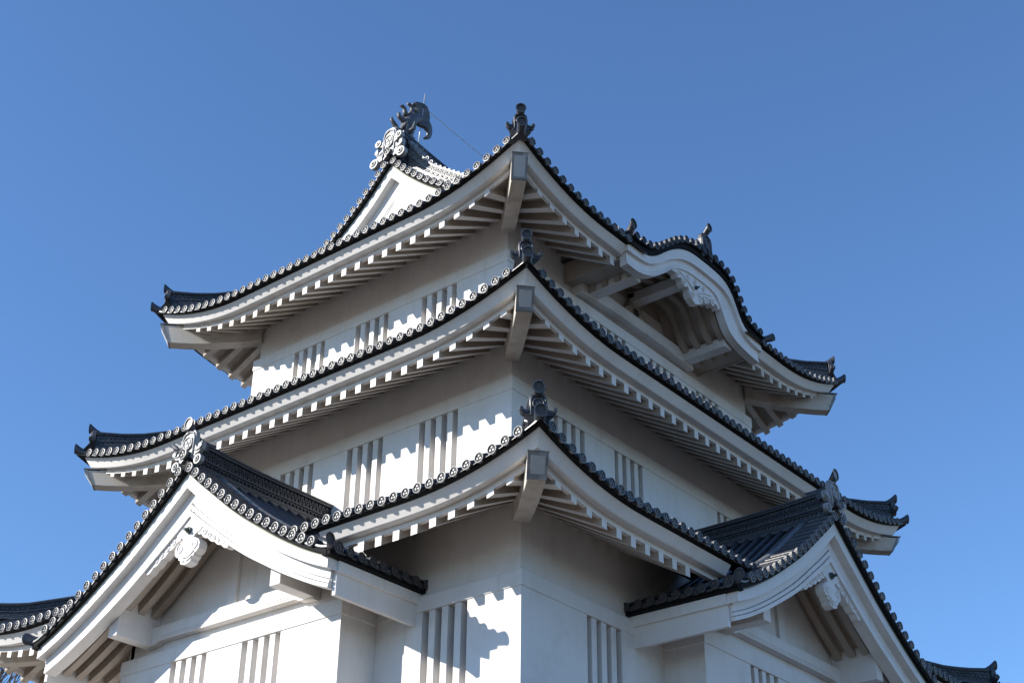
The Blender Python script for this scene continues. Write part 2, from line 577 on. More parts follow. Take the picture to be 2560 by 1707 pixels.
def ring_flat(mb, cu, cz, r, wdt, n0, n1, m=14, mi=0):
    """flat ring in the (u,z) plane between n0 and n1"""
    o_ = [(cu + r * cos(2 * pi * i / m), cz + r * sin(2 * pi * i / m)) for i in range(m)]
    i_ = [(cu + (r - wdt) * cos(2 * pi * i / m), cz + (r - wdt) * sin(2 * pi * i / m)) for i in range(m)]
    a = [mb.V((p[0], n1, p[1])) for p in o_]; b = [mb.V((p[0], n1, p[1])) for p in i_]
    c = [mb.V((p[0], n0, p[1])) for p in o_]; d = [mb.V((p[0], n0, p[1])) for p in i_]
    for i in range(m):
        j = (i + 1) % m
        mb.F((a[i], a[j], b[j], b[i]), mi); mb.F((a[i], a[j], c[j], c[i]), mi); mb.F((b[i], b[j], d[j], d[i]), mi)

# ridge stack: g(l, u, z) maps length, side, height above base line z0(l)
def ridge_into(mb, g, l0, l1, zb, zt, hw=0.2, lat=True, nseg=16, cell=0.24):
    def band(u, a, b, mi=0, uu=None):
        rings = []
        for i in range(nseg + 1):
            l = l0 + (l1 - l0) * i / nseg
            z0, z1 = zb(l), zt(l)
            H = z1 - z0
            rings.append([g(l, -u, z0 + a * H), g(l, u, z0 + a * H), g(l, (uu or u), z0 + b * H), g(l, -(uu or u), z0 + b * H)])
        mb.f = None
        mb.loft(rings, mi)
    band(hw * 1.45, 0.0, 0.09); band(hw * 1.3, 0.09, 0.15); band(hw * 1.35, 0.16, 0.21)
    band(hw * .88, 0.0, 0.90)
    band(hw * 1.22, 0.43, 0.475); band(hw * 1.3, 0.80, 0.855); band(hw * 1.38, 0.87, 0.925)
    # cap roll
    rings = []
    for i in range(nseg + 1):
        l = l0 + (l1 - l0) * i / nseg
        z1 = zt(l) - 0.08 * (zt(l) - zb(l))
        r = hw * 0.72
        rings.append([g(l, r * cos(pi * t / 8) , z1 + r * 0.8 * sin(pi * t / 8)) for t in range(9)])
    mb.f = None
    mb.loft(rings, 0, True, True, False)
    if lat:
        n = int(abs(l1 - l0) / cell)
        for sg in (-1, 1):
            for i in range(n):
                l = l0 + (l1 - l0) * (i + .5) / n
                H = zt(l) - zb(l)
                mb.f = lambda a, b, c: g(a, sg * b, c)
                st = (l1 - l0) / n
                rr = 0.125 * H
                for row, zz in ((0, .565), (1, .715)):
                    for sub_ in (0, .5):
                        ring_flat(mb, l + (sub_ + .25 * row) * st, zb(l) + zz * H, rr, 0.028, hw * .86, hw * 1.06, 10)
                for dl in (-.25, .25):
                    ring_flat(mb, l + dl * st, zb(l) + 0.32 * H, 0.095 * H, 0.03, hw * .86, hw * 1.12, 8)
    mb.f = None

# ------------------------------------------------------------------ corner hips: beam, ridge, end ornaments
def diag_map(k, sx, sy):
    r2 = math.sqrt(2)
    return lambda u, n, z: (sx * (A[k] + n) - sy * u / r2 * sx * sy, sy * (B[k] + n) + sx * u / r2 * sx * sy, z)
ZE = [ZF[i] + LR[i] for i in range(3)]
for k in range(3):
    for sx, sy in ((1, -1), (-1, -1), (1, 1), (-1, 1)):
        f = diag_map(k, sx, sy)
        if (sx, sy) != (-1, 1) or True:
            # hip beam
            hb = MB(f)
            hw = 0.21
            prof = []
            for i in range(9):
                t = i / 8
                n_ = -INS + (2.25 + INS) * t
                top = deck(k, 'F', A[k] + min(n_, QF(k)), min(n_, QF(k))) + 0.02 if n_ < QF(k) else ZE[k] - 0.19
                if n_ >= QF(k) - .2: top = ZE[k] - 0.54
                n_b = -INS + (2.04 + INS) * t
                bot = ZF[k] + 0.02 - 0.30 * sin(min(1.0, t * 1.12) * pi / 2) + 0.05 * max(0, t - .85)
                prof.append([(-hw, n_, top), (hw, n_, top), (hw, n_b, bot), (-hw, n_b, bot)])
            hb.loft(prof, 0)
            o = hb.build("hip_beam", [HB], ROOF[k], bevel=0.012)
            tp, bt = prof[-1][0], prof[-1][2]
            c = MB(f)
            e = 0.02
            c.loft([[(-hw - e, tp[1] + 0.03, tp[2] + .03), (hw + e, tp[1] + 0.03, tp[2] + .03), (hw + e * .5, bt[1] + 0.03, bt[2] + .0), (-hw - e * .5, bt[1] + 0.03, bt[2] + .0)],
                    [(-hw - e, tp[1] - 0.03, tp[2] + .03), (hw + e, tp[1] - 0.03, tp[2] + .03), (hw + e * .5, bt[1] - 0.02, bt[2] + .0), (-hw - e * .5, bt[1] - 0.02, bt[2] + .0)]], 0)
            c.loft([[(-hw * .78, tp[1] + 0.022, tp[2] - .07), (hw * .7, tp[1] + 0.022, tp[2] - .07), (hw * .7, bt[1] + 0.045, bt[2] + .06), (-hw * .78, bt[1] + 0.045, bt[2] + .06)],
                    [(-hw * .78, tp[1] + 0.038, tp[2] - .07), (hw * .7, tp[1] + 0.038, tp[2] - .07), (hw * .7, bt[1] + 0.05, bt[2] + .06), (-hw * .78, bt[1] + 0.05, bt[2] + .06)]], 1)
            c.loft([[(-hw - .03, tp[1] + .05, tp[2] + .032), (hw + .03, tp[1] + .05, tp[2] + .032), (hw + .03, tp[1] - .9, tp[2] + .032), (-hw - .03, tp[1] - .9, tp[2] + .032)],
                    [(-hw - .03, tp[1] + .05, tp[2] + .055), (hw + .03, tp[1] + .05, tp[2] + .055), (hw + .03, tp[1] - .9, tp[2] + .055), (-hw - .03, tp[1] - .9, tp[2] + .055)]], 0)
            c.build("beam_cap", [LD, LP], ROOF[k])
        E_ = ZE[k]
        # ridge on the hip
        def skin(n_):
            d = OV[k] + 0.2 - n_
            if k == 2: return ZF[2] + 0.05 + 0.47 * d + 0.0245 * d * d + LR[2] * max(0, 1 - d / 3.2)
            return ZF[k] + 0.06 + 0.42 * d + 0.02 * d * d + LR[k] * max(0, 1 - d / 3.2)
        inner = {0: -1.7, 1: -1.0, 2: -0.3}[k]
        prof = [(inner, skin(inner) + .6 - E_), (0.0, skin(0.0) + .56 - E_), (1.1, 0.90), (1.6, 0.85), (2.16, 0.88)]
        rb = MB()
        ridge_into(rb, lambda l, u, z: f(u, l, z), 2.14, inner, lambda l: skin(l) + (0.0 if l < 1.5 else 0.06), lambda l: E_ + interp(prof, l), hw=0.15, nseg=18, cell=0.2)
        rb.build("hip_ridge", [OD], ROOF[k])
        # ornaments
        ob = MB()
        oni_into(ob, lambda u, n, z: f(u, 2.22 + n, E_ + 0.27 + z), 0.66)
        ob.build("ridge_end_tile", [OD, OD], ROOF[k], bevel=0.008)
        tb = MB()
        horn_into(tb, f, [(0, 1.45, E_ + .80), (0, 1.85, E_ + .79), (0, 2.12, E_ + .83), (0, 2.34, E_ + 1.02)], 0.07, 0.15)
        horn_into(tb, f, [(0, 1.9, E_ + .16), (0, 2.2, E_ + .10), (0, 2.42, E_ + .14), (0, 2.58, E_ + .27)], 0.11, 0.155)
        tb.build("horn_tile", [OD, TC], ROOF[k])

# ------------------------------------------------------------------ walls and windows
def box_s(mb, f, s0, s1, q0, q1, z0, z1, mi=0):
    mb.f = f
    mb.box((s0, q0, z0), (s1, q1, z1), mi)
def window(f, c, ztop, zs, q=0.0, wd=1.42):
    wb = MB()
    s0, s1 = c - wd / 2, c + wd / 2
    box_s(wb, f, s0 - 0.02, s1 + .02, q - 0.36, q - 0.30, zs, ztop, 0)
    o = wb.build("window", [DK], castle)
    u = wd / 7
    for i in range(3):
        b = MB()
        box_s(b, f, s0 + u * (2 * i + 1), s0 + u * (2 * i + 2), q - 0.27, q - 0.012, zs, ztop - 0.004)
        b.build("bar", [PL], o, bevel=0.006)
def wall_side(mb, f, h, e0, e1, z0, zb, zt, zu, wins, zs, q=0.0, upper=True, ui=INS, T=0.3):
    """e0,e1: inset of the slab ends so that neighbouring sides butt"""
    a = -h + e0
    edges = []
    for c in sorted(wins):
        edges += [c - .71, c + .71]
    xs = [-h + e0] + edges + [h - e1]
    for i in range(0, len(xs), 2):
        box_s(mb, f, xs[i], xs[i + 1], q - T, q, zs, zb)
    box_s(mb, f, -h + e0, h - e1, q - T, q, z0, zs)
WIN = {(0, 'F'): [6.28, -6.5], (0, 'R'): [-6.77, 6.77], (1, 'F'): [4.09, 1.28, -1.53, -4.34], (1, 'R'): [-5.55, -2.69, 2.85, 5.7],
       (2, 'F'): [2.82, 0.0, -2.8], (2, 'R'): [-4.4, -1.6, 1.2, 4.0]}
SILL = [8.0, 16.1, 21.4]; Z0 = [GZ, 13.6, 19.6]; ZU = [14.25, 20.0, 25.35]
for k in range(3):
    mb = MB()
    bd = MB()
    for side in 'FRKL':
        f = side_map(k, side); h = half(k, side)
        e = 0.0 if side in 'FK' else 0.3
        wins = WIN.get((k, side), [])
        wall_side(mb, f, h, e, e, Z0[k], ZB[k], ZT[k], ZU[k], wins, SILL[k])
        # recessed upper wall
        eu = 0.12 if side in 'FK' else 0.3
        box_s(mb, f, -h + eu, h - eu, -0.3, -INS, ZB[k], ZU[k])
        # band
        eb = -0.03 if side in 'FK' else INS + 0.002
        box_s(bd, f, -h + eb, h - eb, -INS + .002, 0.03, ZB[k], ZT[k])
        if side in 'FR':
            for c in wins: window(f, c, ZB[k], SILL[k])
    mb.build("wall", [PL], castle, "white plaster wall of the %s tier" % ordinal[k])
    bd.build("wall_band", [PL], castle, bevel=0.012)

# ------------------------------------------------------------------ gabled bays
TOPB = smooth_pts([(0, 15.98), (.57, 15.49), (1.2, 15.0), (1.87, 14.46), (2.5, 14.01), (3.11, 13.62), (3.69, 13.25), (4.26, 12.93), (4.8, 12.64), (5.51, 12.34)], 40)
def spiral(cx, cz, r, turns, a0, sg, m=22):
    return [(cx + sg * r * (1 - .85 * i / m) * cos(a0 + turns * 2 * pi * i / m), cz + r * (1 - .85 * i / m) * sin(a0 + turns * 2 * pi * i / m)) for i in range(m + 1)]
def gable(T, name, parent_part, topf, W, w0, wb, kind, lab):
    """T(u,w,z). kind 'bay' or 'top'"""
    tf = lambda u: interp(topf, abs(u))
    us = [-W + 2 * W * i / 60 for i in range(61)]
    hdep = lambda u: .70 + .42 * max(0, 1 - abs(u) / 5.5) ** 1.3
    udep = lambda u: .25 + .14 * (1 - abs(u) / 5.5)
    if kind == 'top':
        hdep = lambda u: 1.02; udep = lambda u: .47
    def strip(mb, za, zb_, wa, wb_, mi=0, Wl=W, Ws=None):
        mb.f = T
        n = 60
        rings = []
        for i in range(n + 1):
            u = -Wl + 2 * Wl * i / n
            ub = u if Ws is None else u * Ws / Wl
            rings.append([(u, wa, za(u)), (u, wb_, za(u)), (ub, wb_, zb_(ub)), (ub, wa, zb_(ub))])
        mb.loft(rings, mi)
    # bargeboard: two boards, the inner one with grooves
    bb = MB()
    strip(bb, lambda u: tf(u), lambda u: tf(u) - udep(u), w0, w0 - .38)
    o1 = bb.build("bargeboard", [PL], parent_part, bevel=0.0)
    bb = MB()
    a = lambda u, t: tf(u) - udep(u) - (hdep(u) - udep(u)) * t
    if kind == 'bay':
        W2 = W - .12
        strip(bb, lambda u: a(u, -.06), lambda u: a(u, 1.0), w0 - .30, w0 - .56, 0, W2, W2 - .04)
        strip(bb, lambda u: a(u, 0.0), lambda u: a(u, .47), w0 - .225, w0 - .31, 0, W2 + .01, W2)
        strip(bb, lambda u: a(u, .55), lambda u: a(u, .73), w0 - .21, w0 - .31, 0, W2, W2 - .02)
        strip(bb, lambda u: a(u, .79), lambda u: a(u, 1.0), w0 - .195, w0 - .31, 0, W2 - .02, W2 - .04)
    else:
        strip(bb, lambda u: a(u, -.06), lambda u: a(u, 0.9), w0 - .26, w0 - .40)
        strip(bb, lambda u: tf(u) - .95, lambda u: tf(u) - 1.2, w0 - .24, w0 - .5)
    bb.build("inner_bargeboard", [PL], o1)
    # copper strip and black batten
    cb = MB()
    strip(cb, lambda u: tf(u) + .045, lambda u: tf(u) + .004, w0 + .012, w0 - .3, 0)
    cb.build("flashing", [CF], parent_part)
    cb = MB()
    strip(cb, lambda u: tf(u) + .17, lambda u: tf(u) + .05, w0 + .12, w0 - .3, 0, W + .05)
    cb.build("tile_batten", [BK], parent_part)
    # verge tiles
    vt = MB()
    pts = []
    acc = 0.0; u = 0.0
    step = 0.01; target = 0.30
    while u < W - 0.1:
        z = tf(u)
        acc_prev = acc
        dz = tf(u + step) - z
        acc += math.hypot(step, dz)
        u += step
        if acc >= target:
            pts.append(u); target += 0.367
    for sg in (-1, 1):
        prev = None
        for u in pts:
            z = tf(u) + .26
            tile_end(vt, T, sg * u, w0 + .20, z, back=0.8, bs=0.0)
            if prev:
                tile_lip(vt, T, sg * prev[0], prev[1] - .03, sg * u, z - .03, w0 + .15, sag=.035, bs=0.0)
            prev = (u, z)
        if kind == 'bay':
            tile_lip(vt, T, sg * prev[0], prev[1] - .03, sg * (W + .12), tf(W) + .22, w0 + .15, sag=.03, bs=.0)
    tile_end(vt, T, 0, w0 + .30, tf(0) + .47, r=.15, back=1.0, bs=0.02)
    vt.build("verge_tiles", [TI, TD, TC], parent_part)
    # roof skin and rows of round tiles running down the slope
    rs = MB(T)
    n, m = 60, 4
    ids = [[rs.V((u, w0 + .1 - (w0 + .1 - wb) * j / m, tf(u) + .14)) for j in range(m + 1)] for u in [-(W + .2) + 2 * (W + .2) * i / n for i in range(n + 1)]]
    for i in range(n):
        for j in range(m):
            rs.F((ids[i][j], ids[i + 1][j], ids[i + 1][j + 1], ids[i][j + 1]), 0)
    rs.f = T
    wv = w0 - .62
    if kind == 'bay':
        wv = w0 - 1.12
        for sg in (-1, 1):
            path = [(sg * (.3 + (W - .45) * i / 22), w0 - .74, tf(.3 + (W - .45) * i / 22) + .27) for i in range(23)]
            rs.tube(path, 0.135, 10, 1)
    while wv > wb:
        for sg in (-1, 1):
            path = [(sg * (.15 + (W + .15 - .15) * i / 22), wv, tf(.15 + (W + .15 - .15) * i / 22) + .19) for i in range(23)]
            rs.tube(path, 0.095, 8, 0)
        wv -= TP
    rs.build("tile_skin", [TI, TD], parent_part)
    # soffit
    ud = MB(T)
    strip(ud, lambda u: tf(u) - .30, lambda u: tf(u) - .36, w0 - .42, wb if kind == 'bay' else w0 - 1.0, 0, W - .1)
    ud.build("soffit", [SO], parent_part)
    # ridge
    rg = MB()
    zap = tf(0)
    if kind == 'bay':
        ridge_into(rg, lambda l, u, z: T(u, l, z), w0 - .12, wb, lambda l: zap - .02, lambda l: zap + .84 + .016 * (l - 10) ** 2 * (1 if l > 10 else 0), hw=0.2, nseg=14, cell=0.26)
        zz = zap
        rg.build("ridge", [OD], parent_part)
        og = MB()
        oni_into(og, lambda u, n_, z: T(u, w0 + .08 + n_, zap + .30 + z), 0.92)
        for sg in (-1, 1):
            og.f = T
            ring_flat(og, sg * .44, zap + .26, .15, .06, w0 + .02, w0 + .15, 12)
            ring_flat(og, sg * .44, zap + .26, .07, .035, w0 + .02, w0 + .17, 8)
        og.build("ridge_end_tile", [ON, ON], parent_part, bevel=0.01)
        hg = MB()
        horn_into(hg, T, [(0, w0 - .7, zap + .98), (0, w0 - .3, zap + .98), (0, w0 - .02, zap + 1.08), (0, w0 + .22, zap + 1.38)], 0.10, 0.165)
        # sideways rolls behind the ornament
        hg.f = T
        for sg in (-1, 1):
            hg.tube([(sg * .15, w0 - .18, zap + .72), (sg * .34, w0 - .18, zap + .72)], .10, 12, 0)
        hg.build("horn_tile", [OD, ON], parent_part)
    return tf, hdep
def T_L(u, w, z): return (u + XC, -w, z)
def T_R(u, w, z): return (w - 1.416, u + YC, z)
for T, nm, winc in ((T_L, "left", 1.38), (T_R, "right", 1.25)):
    w0, wb = 13.05, 8.0
    W = 5.51
    rf = MB()
    # part that carries the gable: its triangular end wall
    tf = lambda u: interp(TOPB, abs(u))
    gw = MB(T)
    n = 40
    rings = []
    for i in range(n + 1):
        u = -4.05 + 8.1 * i / n
        rings.append([(u, 11.10, 12.2), (u, 10.9, 12.2), (u, 10.9, tf(u) - .33), (u, 11.10, tf(u) - .33)])
    gw.loft(rings, 0)
    gw.box((-.17, 11.10, 12.9), (.17, 11.19, 15.4))
    part = gw.build("gable_wall", [PL], castle, "plastered triangular wall of the %s gabled bay" % nm)
    rp = MB(T)
    rp.box((-.1, 10.2, 12.3), (.1, 10.4, 14.5))
    roofp = rp.build("gable_roof", [TI], castle, "dark tiled gabled roof over the %s bay" % nm)
    gable(T, nm, roofp, TOPB, W, w0, wb, 'bay', nm)
    # tie beam
    tb = MB(T)
    poly = [(-3.25, 12.36), (-2.75, 12.40), (-2.62, 12.47), (2.62, 12.47), (2.75, 12.40), (3.25, 12.36), (3.25, 12.88), (-3.25, 12.88)]
    tb.extrude(poly, 11.11, 11.34)
    for zz in (12.52, 12.58):
        tb.box((-2.5, 11.34, zz), (2.5, 11.355, zz + .022))
    tb.build("tie_beam", [PL], part, bevel=0.01)
    for sg in (-1, 1):
        pb = MB(T)
        pb.extrude([(sg * 2.92, 12.39), (sg * 3.29, 12.39), (sg * 3.29, tf(3.29) - .32), (sg * 2.92, tf(2.92) - .32)], 11.11, 12.47)
        pb.build("purlin", [PL], part, bevel=0.012)
    # rafters of the bay, running down the slope
    for wv in (12.22, 11.80, 11.36):
        for sg in (-1, 1):
            rb = MB(T)
            rings = []
            for i in range(25):
                u = .1 + 5.2 * i / 24
                z = tf(u) - .35
                rings.append([(sg * u, wv - .1, z), (sg * u, wv + .1, z), (sg * u, wv + .1, z - .27), (sg * u, wv - .1, z - .27)])
            rb.loft(rings, 0)
            rb.build("rafter", [SO], roofp)
    for wv in (10.85, 10.3):
        for sg in (-1, 1):
            rb = MB(T)
            rings = []
            for i in range(7):
                u = 4.1 + 1.2 * i / 6
                z = tf(u) - .35
                rings.append([(sg * u, wv - .1, z), (sg * u, wv + .1, z), (sg * u, wv + .1, z - .27), (sg * u, wv - .1, z - .27)])
            rb.loft(rings, 0)
            rb.build("rafter", [SO], roofp)
    # side eaves
    for sg in (-1, 1):
        eb = MB(T)
        ze = tf(W)
        def bx(u0, u1, w_0, w_1, z0, z1, mb=eb):
            mb.box((min(sg * u0, sg * u1), w_0, z0), (max(sg * u0, sg * u1), w_1, z1))
        bx(W - .2, W + .06, 9.8, w0 - .31, ze - .27, ze)
        bx(W - .14, W - .02, 9.8, w0 - .33, ze - .80, ze - .27)
        eb.build("side_eave_board", [PL], roofp, bevel=0.008)
        kb = MB(T)
        bx(W - .1, W + .15, 9.85, w0 + .1, ze + .02, ze + .13, kb)
        kb.build("tile_batten", [BK], roofp)
        et = MB()
        if sg > 0: fs = lambda s, q, z: T(W + q, s, z)
        else: fs = lambda s, q, z: T(-(W + q), s, z)
        prev = None
        s = w0 - .12
        first = True
        while s > 9.9:
            tile_end(et, fs, s, .22, ze + .22, r=.128 if not first else .165, back=.6, bs=.45)
            if prev: tile_lip(et, fs, prev, ze + .19, s, ze + .19, .17, bs=.45)
            prev = s; s -= .375; first = False
        et.build("eave_tiles", [TI, OD, TC], roofp)
        hb = MB()
        horn_into(hb, lambda u, n_, z: T(sg * (W + n_), w0 + n_ + u - .05, z), [(0, -.5, ze + .34), (0, -.1, ze + .24), (0, .12, ze + .24), (0, .26, ze + .30)], .12, .15)
        hb.build("horn_tile", [OD, TC], roofp)
    # bay walls
    wm = MB(T)
    xs = [-4.18]
    for c in (-winc, winc): xs += [c - .71, c + .71]
    xs.append(4.18)
    for i in range(0, 6, 2):
        wm.box((xs[i], 10.93, 8.0), (xs[i + 1], 11.23, 11.80))
    wm.box((-4.18, 10.93, GZ), (4.18, 11.23, 8.0))
    for sg in (-1, 1):
        wm.box((min(sg * 3.9, sg * 4.18), 9.8, GZ), (max(sg * 3.9, sg * 4.18), 10.93, 11.80))
        wm.box((min(sg * 3.9, sg * 4.10), 9.8, 11.8), (max(sg * 3.9, sg * 4.10), 11.1, tf(4.0) - .2))
    wm.build("wall", [PL], castle, "white plaster wall of the %s bay under its gable" % nm)
    bm_ = MB(T)
    bm_.box((-4.21, 10.94, 11.80), (4.21, 11.26, 12.20))
    for sg in (-1, 1):
        bm_.box((min(sg * 4.10, sg * 4.21), 9.98, 11.80), (max(sg * 4.10, sg * 4.21), 10.94, 12.20))
    bm_.build("wall_band", [PL], castle, bevel=0.012)
    fw = (lambda s, q, z: T(s, 11.23 + q, z))
    for c in (-winc, winc): window(fw, c, 11.80, 8.0)
    # carved pendant
    TP_ = (lambda u, w, z: T(u, w - .15, z + .10))
    gy = MB(TP_)
    half_ = [(0, 14.95), (.12, 14.78), (.32, 14.55), (.52, 14.36), (.40, 14.27), (.24, 14.22), (.20, 14.14), (.30, 14.11), (.42, 14.05), (.48, 13.93), (.46, 13.80),
             (.38, 13.72), (.30, 13.70), (.29, 13.63), (.21, 13.58), (.19, 13.50), (.08, 13.46), (0, 13.45)]
    poly = half_ + [(-a, b) for a, b in reversed(half_[1:-1])]
    gy.extrude(poly, w0 - .36, w0 - .10)
    for sg in (-1, 1):
        sp = spiral(.27 * sg, 13.93, .15, 1.4, pi * .55, -sg, 26)
        gy.tube([(a, w0 - .095, b) for a, b in sp], [.026 - .0005 * i for i in range(27)], 5, 0)
        gy.tube([(sg * .02, w0 - .09, 13.62), (sg * .12, w0 - .09, 13.66), (sg * .22, w0 - .09, 13.72), (sg * .30, w0 - .09, 13.76)], .02, 5, 0)
        gy.tube([(sg * .04, w0 - .09, 13.53), (sg * .14, w0 - .09, 13.57), (sg * .25, w0 - .09, 13.63)], .02, 5, 0)
        # leafy scroll wing along the board
        lowf = lambda du: tf(du) - (.84 + .42 * (1 - du / 5.5) ** 1.3)
        up_ = [(.34, lowf(.34) + .12)] + [(.34 + 1.25 * i / 12, lowf(.34 + 1.25 * i / 12) + .10) for i in range(1, 13)]
        dn_ = [(1.59 - 1.25 * i / 36, lowf(1.59 - 1.25 * i / 36) - (.03 + .17 * (i / 36) ** .7) - .055 * abs(sin(i / 36 * pi * 4.5))) for i in range(37)]
        gy.extrude([(sg * a, b) for a, b in up_ + dn_], w0 - .34, w0 - .12)
        for j, (du, rr) in enumerate(((.60, .12), (.82, .09), (1.02, .085), (1.22, .07), (1.42, .05))):
            zc = lowf(du) - .06 + .02 * j
            sp = spiral(sg * du, zc, rr, 1.3, pi * .6 + j, -sg, 16)
            gy.tube([(a, w0 - .115, b) for a, b in sp], .02, 5, 0)
    gy.build("gable_pendant", [PL], roofp, bevel=0.0)
    nl = MB(TP_)
    hexa = [(.01 + .105 * cos(pi / 6 + i * pi / 3), 14.37 + .105 * sin(pi / 6 + i * pi / 3)) for i in range(6)]
    nl.extrude(hexa, w0 - .10, w0 - .04)
    nl.loft([[(.01 + .06 * cos(i * pi / 3), w0 - .04, 14.37 + .06 * sin(i * pi / 3)) for i in range(6)],
             [(.01 + .035 * cos(i * pi / 3), w0 + .06, 14.36 + .035 * sin(i * pi / 3)) for i in range(6)],
             [(.01 + .045 * cos(i * pi / 3), w0 + .09, 14.36 + .045 * sin(i * pi / 3)) for i in range(6)]], 0)
    nl.build("pendant_boss", [GR], roofp)

# ------------------------------------------------------------------ top gable
def T_T(u, w, z): return (u, -w, z)
TOP3 = [(0, 29.80), (.24, 29.58), (.5, 29.28), (.75, 29.02), (1.02, 28.78), (1.29, 28.53), (1.57, 28.29), (1.85, 28.07), (2.14, 27.85), (2.43, 27.65),
        (2.74, 27.45), (3.2, 27.17), (3.7, 26.9), (4.3, 26.6), (5.2, 26.2)]
TOP3 = smooth_pts(TOP3, 60)
tf3 = lambda u: interp(TOP3, abs(u))
gw = MB(T_T)
rings = []
for i in range(41):
    u = -4.8 + 9.6 * i / 40
    rings.append([(u, 6.02, 25.9), (u, 5.8, 25.9), (u, 5.8, tf3(u) - .25), (u, 6.02, tf3(u) - .25)])
gw.loft(rings, 0)
part = gw.build("gable_wall", [PL], castle, "white plastered triangle of the topmost gable")
gable(T_T, "top", ROOF[2], TOP3, 5.1, 6.49, 5.6, 'top', 'top')
# inner carved board with boss
ib = MB(T_T)
for dz, ww in ((1.28, .02), (1.40, .02)):
    for sg in (-1, 1):
        ib.tube([(sg * .02, 6.26, tf3(0) - dz), (sg * .8, 6.26, tf3(.8) - dz), (sg * 1.6, 6.26, tf3(1.6) - dz), (sg * 2.6, 6.26, tf3(2.6) - dz)], .012, 4, 0)
pl = [(0, 28.62), (1.4, 27.15), (1.9, 26.6), (1.3, 26.35), (.6, 26.5), (.35, 27.1), (.2, 27.0), (0, 26.9)]
ib.extrude(pl + [(-a, b) for a, b in reversed(pl[1:-1])], 6.02, 6.24)
for sg in (-1, 1):
    ib.tube([(a, 6.25, b) for a, b in spiral(.5 * sg, 27.15, .2, 1.25, 0.5, sg)], .02, 5, 0)
ib.build("gable_pendant", [PL], part)
nl = MB(T_T)
nl.extrude([(.0 + .115 * cos(pi / 6 + i * pi / 3), 27.72 + .115 * sin(pi / 6 + i * pi / 3)) for i in range(6)], 6.24, 6.31)
nl.tube([(0, 6.31, 27.72), (0, 6.40, 27.71)], [.05, .04], 6, 0)
nl.build("pendant_boss", [GR], part)
# main ridge
rg = MB()
def zr(l): return 30.98 + 0.010 * l * l * (1.0)
ridge_into(rg, lambda l, u, z: (u, l, z), -6.35, 6.35, lambda l: 29.95, zr, hw=0.24, nseg=30, cell=0.26)
rg.build("ridge", [OD], ROOF[2])
for sg in (-1, 1):
    dr = MB()
    sf = lambda l: 24.67 + .47 * (8.01 - l) + .0245 * (8.01 - l) ** 2
    ridge_into(dr, lambda l, u, z: (sg * l, -5.88 + u, z), .3, 4.8, lambda l: sf(l) + .10, lambda l: sf(l) + .72 + .9 * max(0, 1 - l / 1.5) ** 1.3, hw=.15, nseg=20, cell=.2)
    dr.build("descending_ridge", [ON], ROOF[2])
ob = MB()
oni_into(ob, lambda u, n, z: (u, -6.62 - n, 30.02 + z * 1.28), 1.0)
for sg in (-1, 1):
    ob.f = lambda u, n, z: (u, -6.62 - n, 30.02 + z)
    for cx, cz, r in ((.62, .0, .19), (.47, .78, .15)):
        ring_flat(ob, sg * cx, cz, r, .075, -.03, .14, 14)
        ring_flat(ob, sg * cx, cz, r * .5, .045, -.03, .17, 10)
    ob.extrude([(sg * .26, .02), (sg * .30, .26), (sg * .60, .20), (sg * .52, -.02)], -.03, .10)
    ob.extrude([(sg * .24, .55), (sg * .24, .80), (sg * .38, .80), (sg * .44, .64)], -.03, .10)
ob.build("ridge_end_tile", [ON, ON], ROOF[2], "large crested end tile of the top ridge", bevel=0.012)
db = MB()
db.box((-.27, -6.5, 30.1), (.27, -5.7, 31.15)); db.box((-.34, -6.55, 31.0), (.34, -5.1, 31.12)); db.box((-.30, -6.45, 31.12), (.30, -5.25, 31.2))
db.build("ridge_block", [OD], ROOF[2], bevel=0.03)

# ------------------------------------------------------------------ undulating gable on the right side of the top roof
KX = side_map(2, 'R')
KT = [(-4.12, 24.70), (-3.72, 24.71), (-3.37, 24.72), (-3.01, 24.78), (-2.74, 24.89), (-2.36, 25.15), (-1.93, 25.51), (-1.53, 25.80), (-1.13, 26.03), (-.73, 26.18), (-.34, 26.26),
      (.15, 26.28), (.75, 26.28), (1.3, 26.25), (1.66, 26.16), (1.92, 26.0), (2.14, 25.75), (2.28, 25.48), (2.42, 25.2), (2.62, 24.98), (2.95, 24.80), (3.3, 24.73), (3.78, 24.71)]
KL = [(-4.2, 24.02), (-3.73, 23.99), (-3.29, 24.02), (-2.7, 24.22), (-2.28, 24.49), (-1.85, 24.8), (-1.55, 25.1), (-1.3, 25.25), (-.92, 25.4), (-.4, 25.5), (.3, 25.52), (.9, 25.5), (1.25, 25.38),
      (1.44, 25.1), (1.55, 24.75), (1.75, 24.42), (2.15, 24.2), (2.7, 24.08), (3.25, 24.02), (3.7, 24.0)]
KT = smooth_pts(KT, 90); KL = smooth_pts(KL, 90)
kt = lambda s: interp(KT, s)
kl = lambda s: interp(KL, s)
def kstrip(mb, za, zb_, qa, qb, s0=-4.1, s1=3.76, n=80, mi=0):
    mb.f = KX
    rings = []
    for i in range(n + 1):
        s = s0 + (s1 - s0) * i / n
        rings.append([(s, qa, za(s)), (s, qb, za(s)), (s, qb, zb_(s)), (s, qa, zb_(s))])
    mb.loft(rings, mi)
kb = MB(); KQ = OV[2] + 0.06
kstrip(kb, kt, lambda s: kt(s) - .27 - .13 * max(0, (kt(s) - 24.7) / 1.6), KQ, KQ - .35)
karah = kb.build("undulating_gable", [PL], castle, "undulating cusped gable on the shaded right side of the top roof")
kb = MB()
up = lambda s: kt(s) - .27 - .13 * max(0, (kt(s) - 24.7) / 1.6)
mix = lambda s, t: up(s) + (kl(s) - up(s)) * t
kstrip(kb, lambda s: up(s) + .05, lambda s: kl(s), KQ - .15, KQ - .36, -4.02, 3.68)
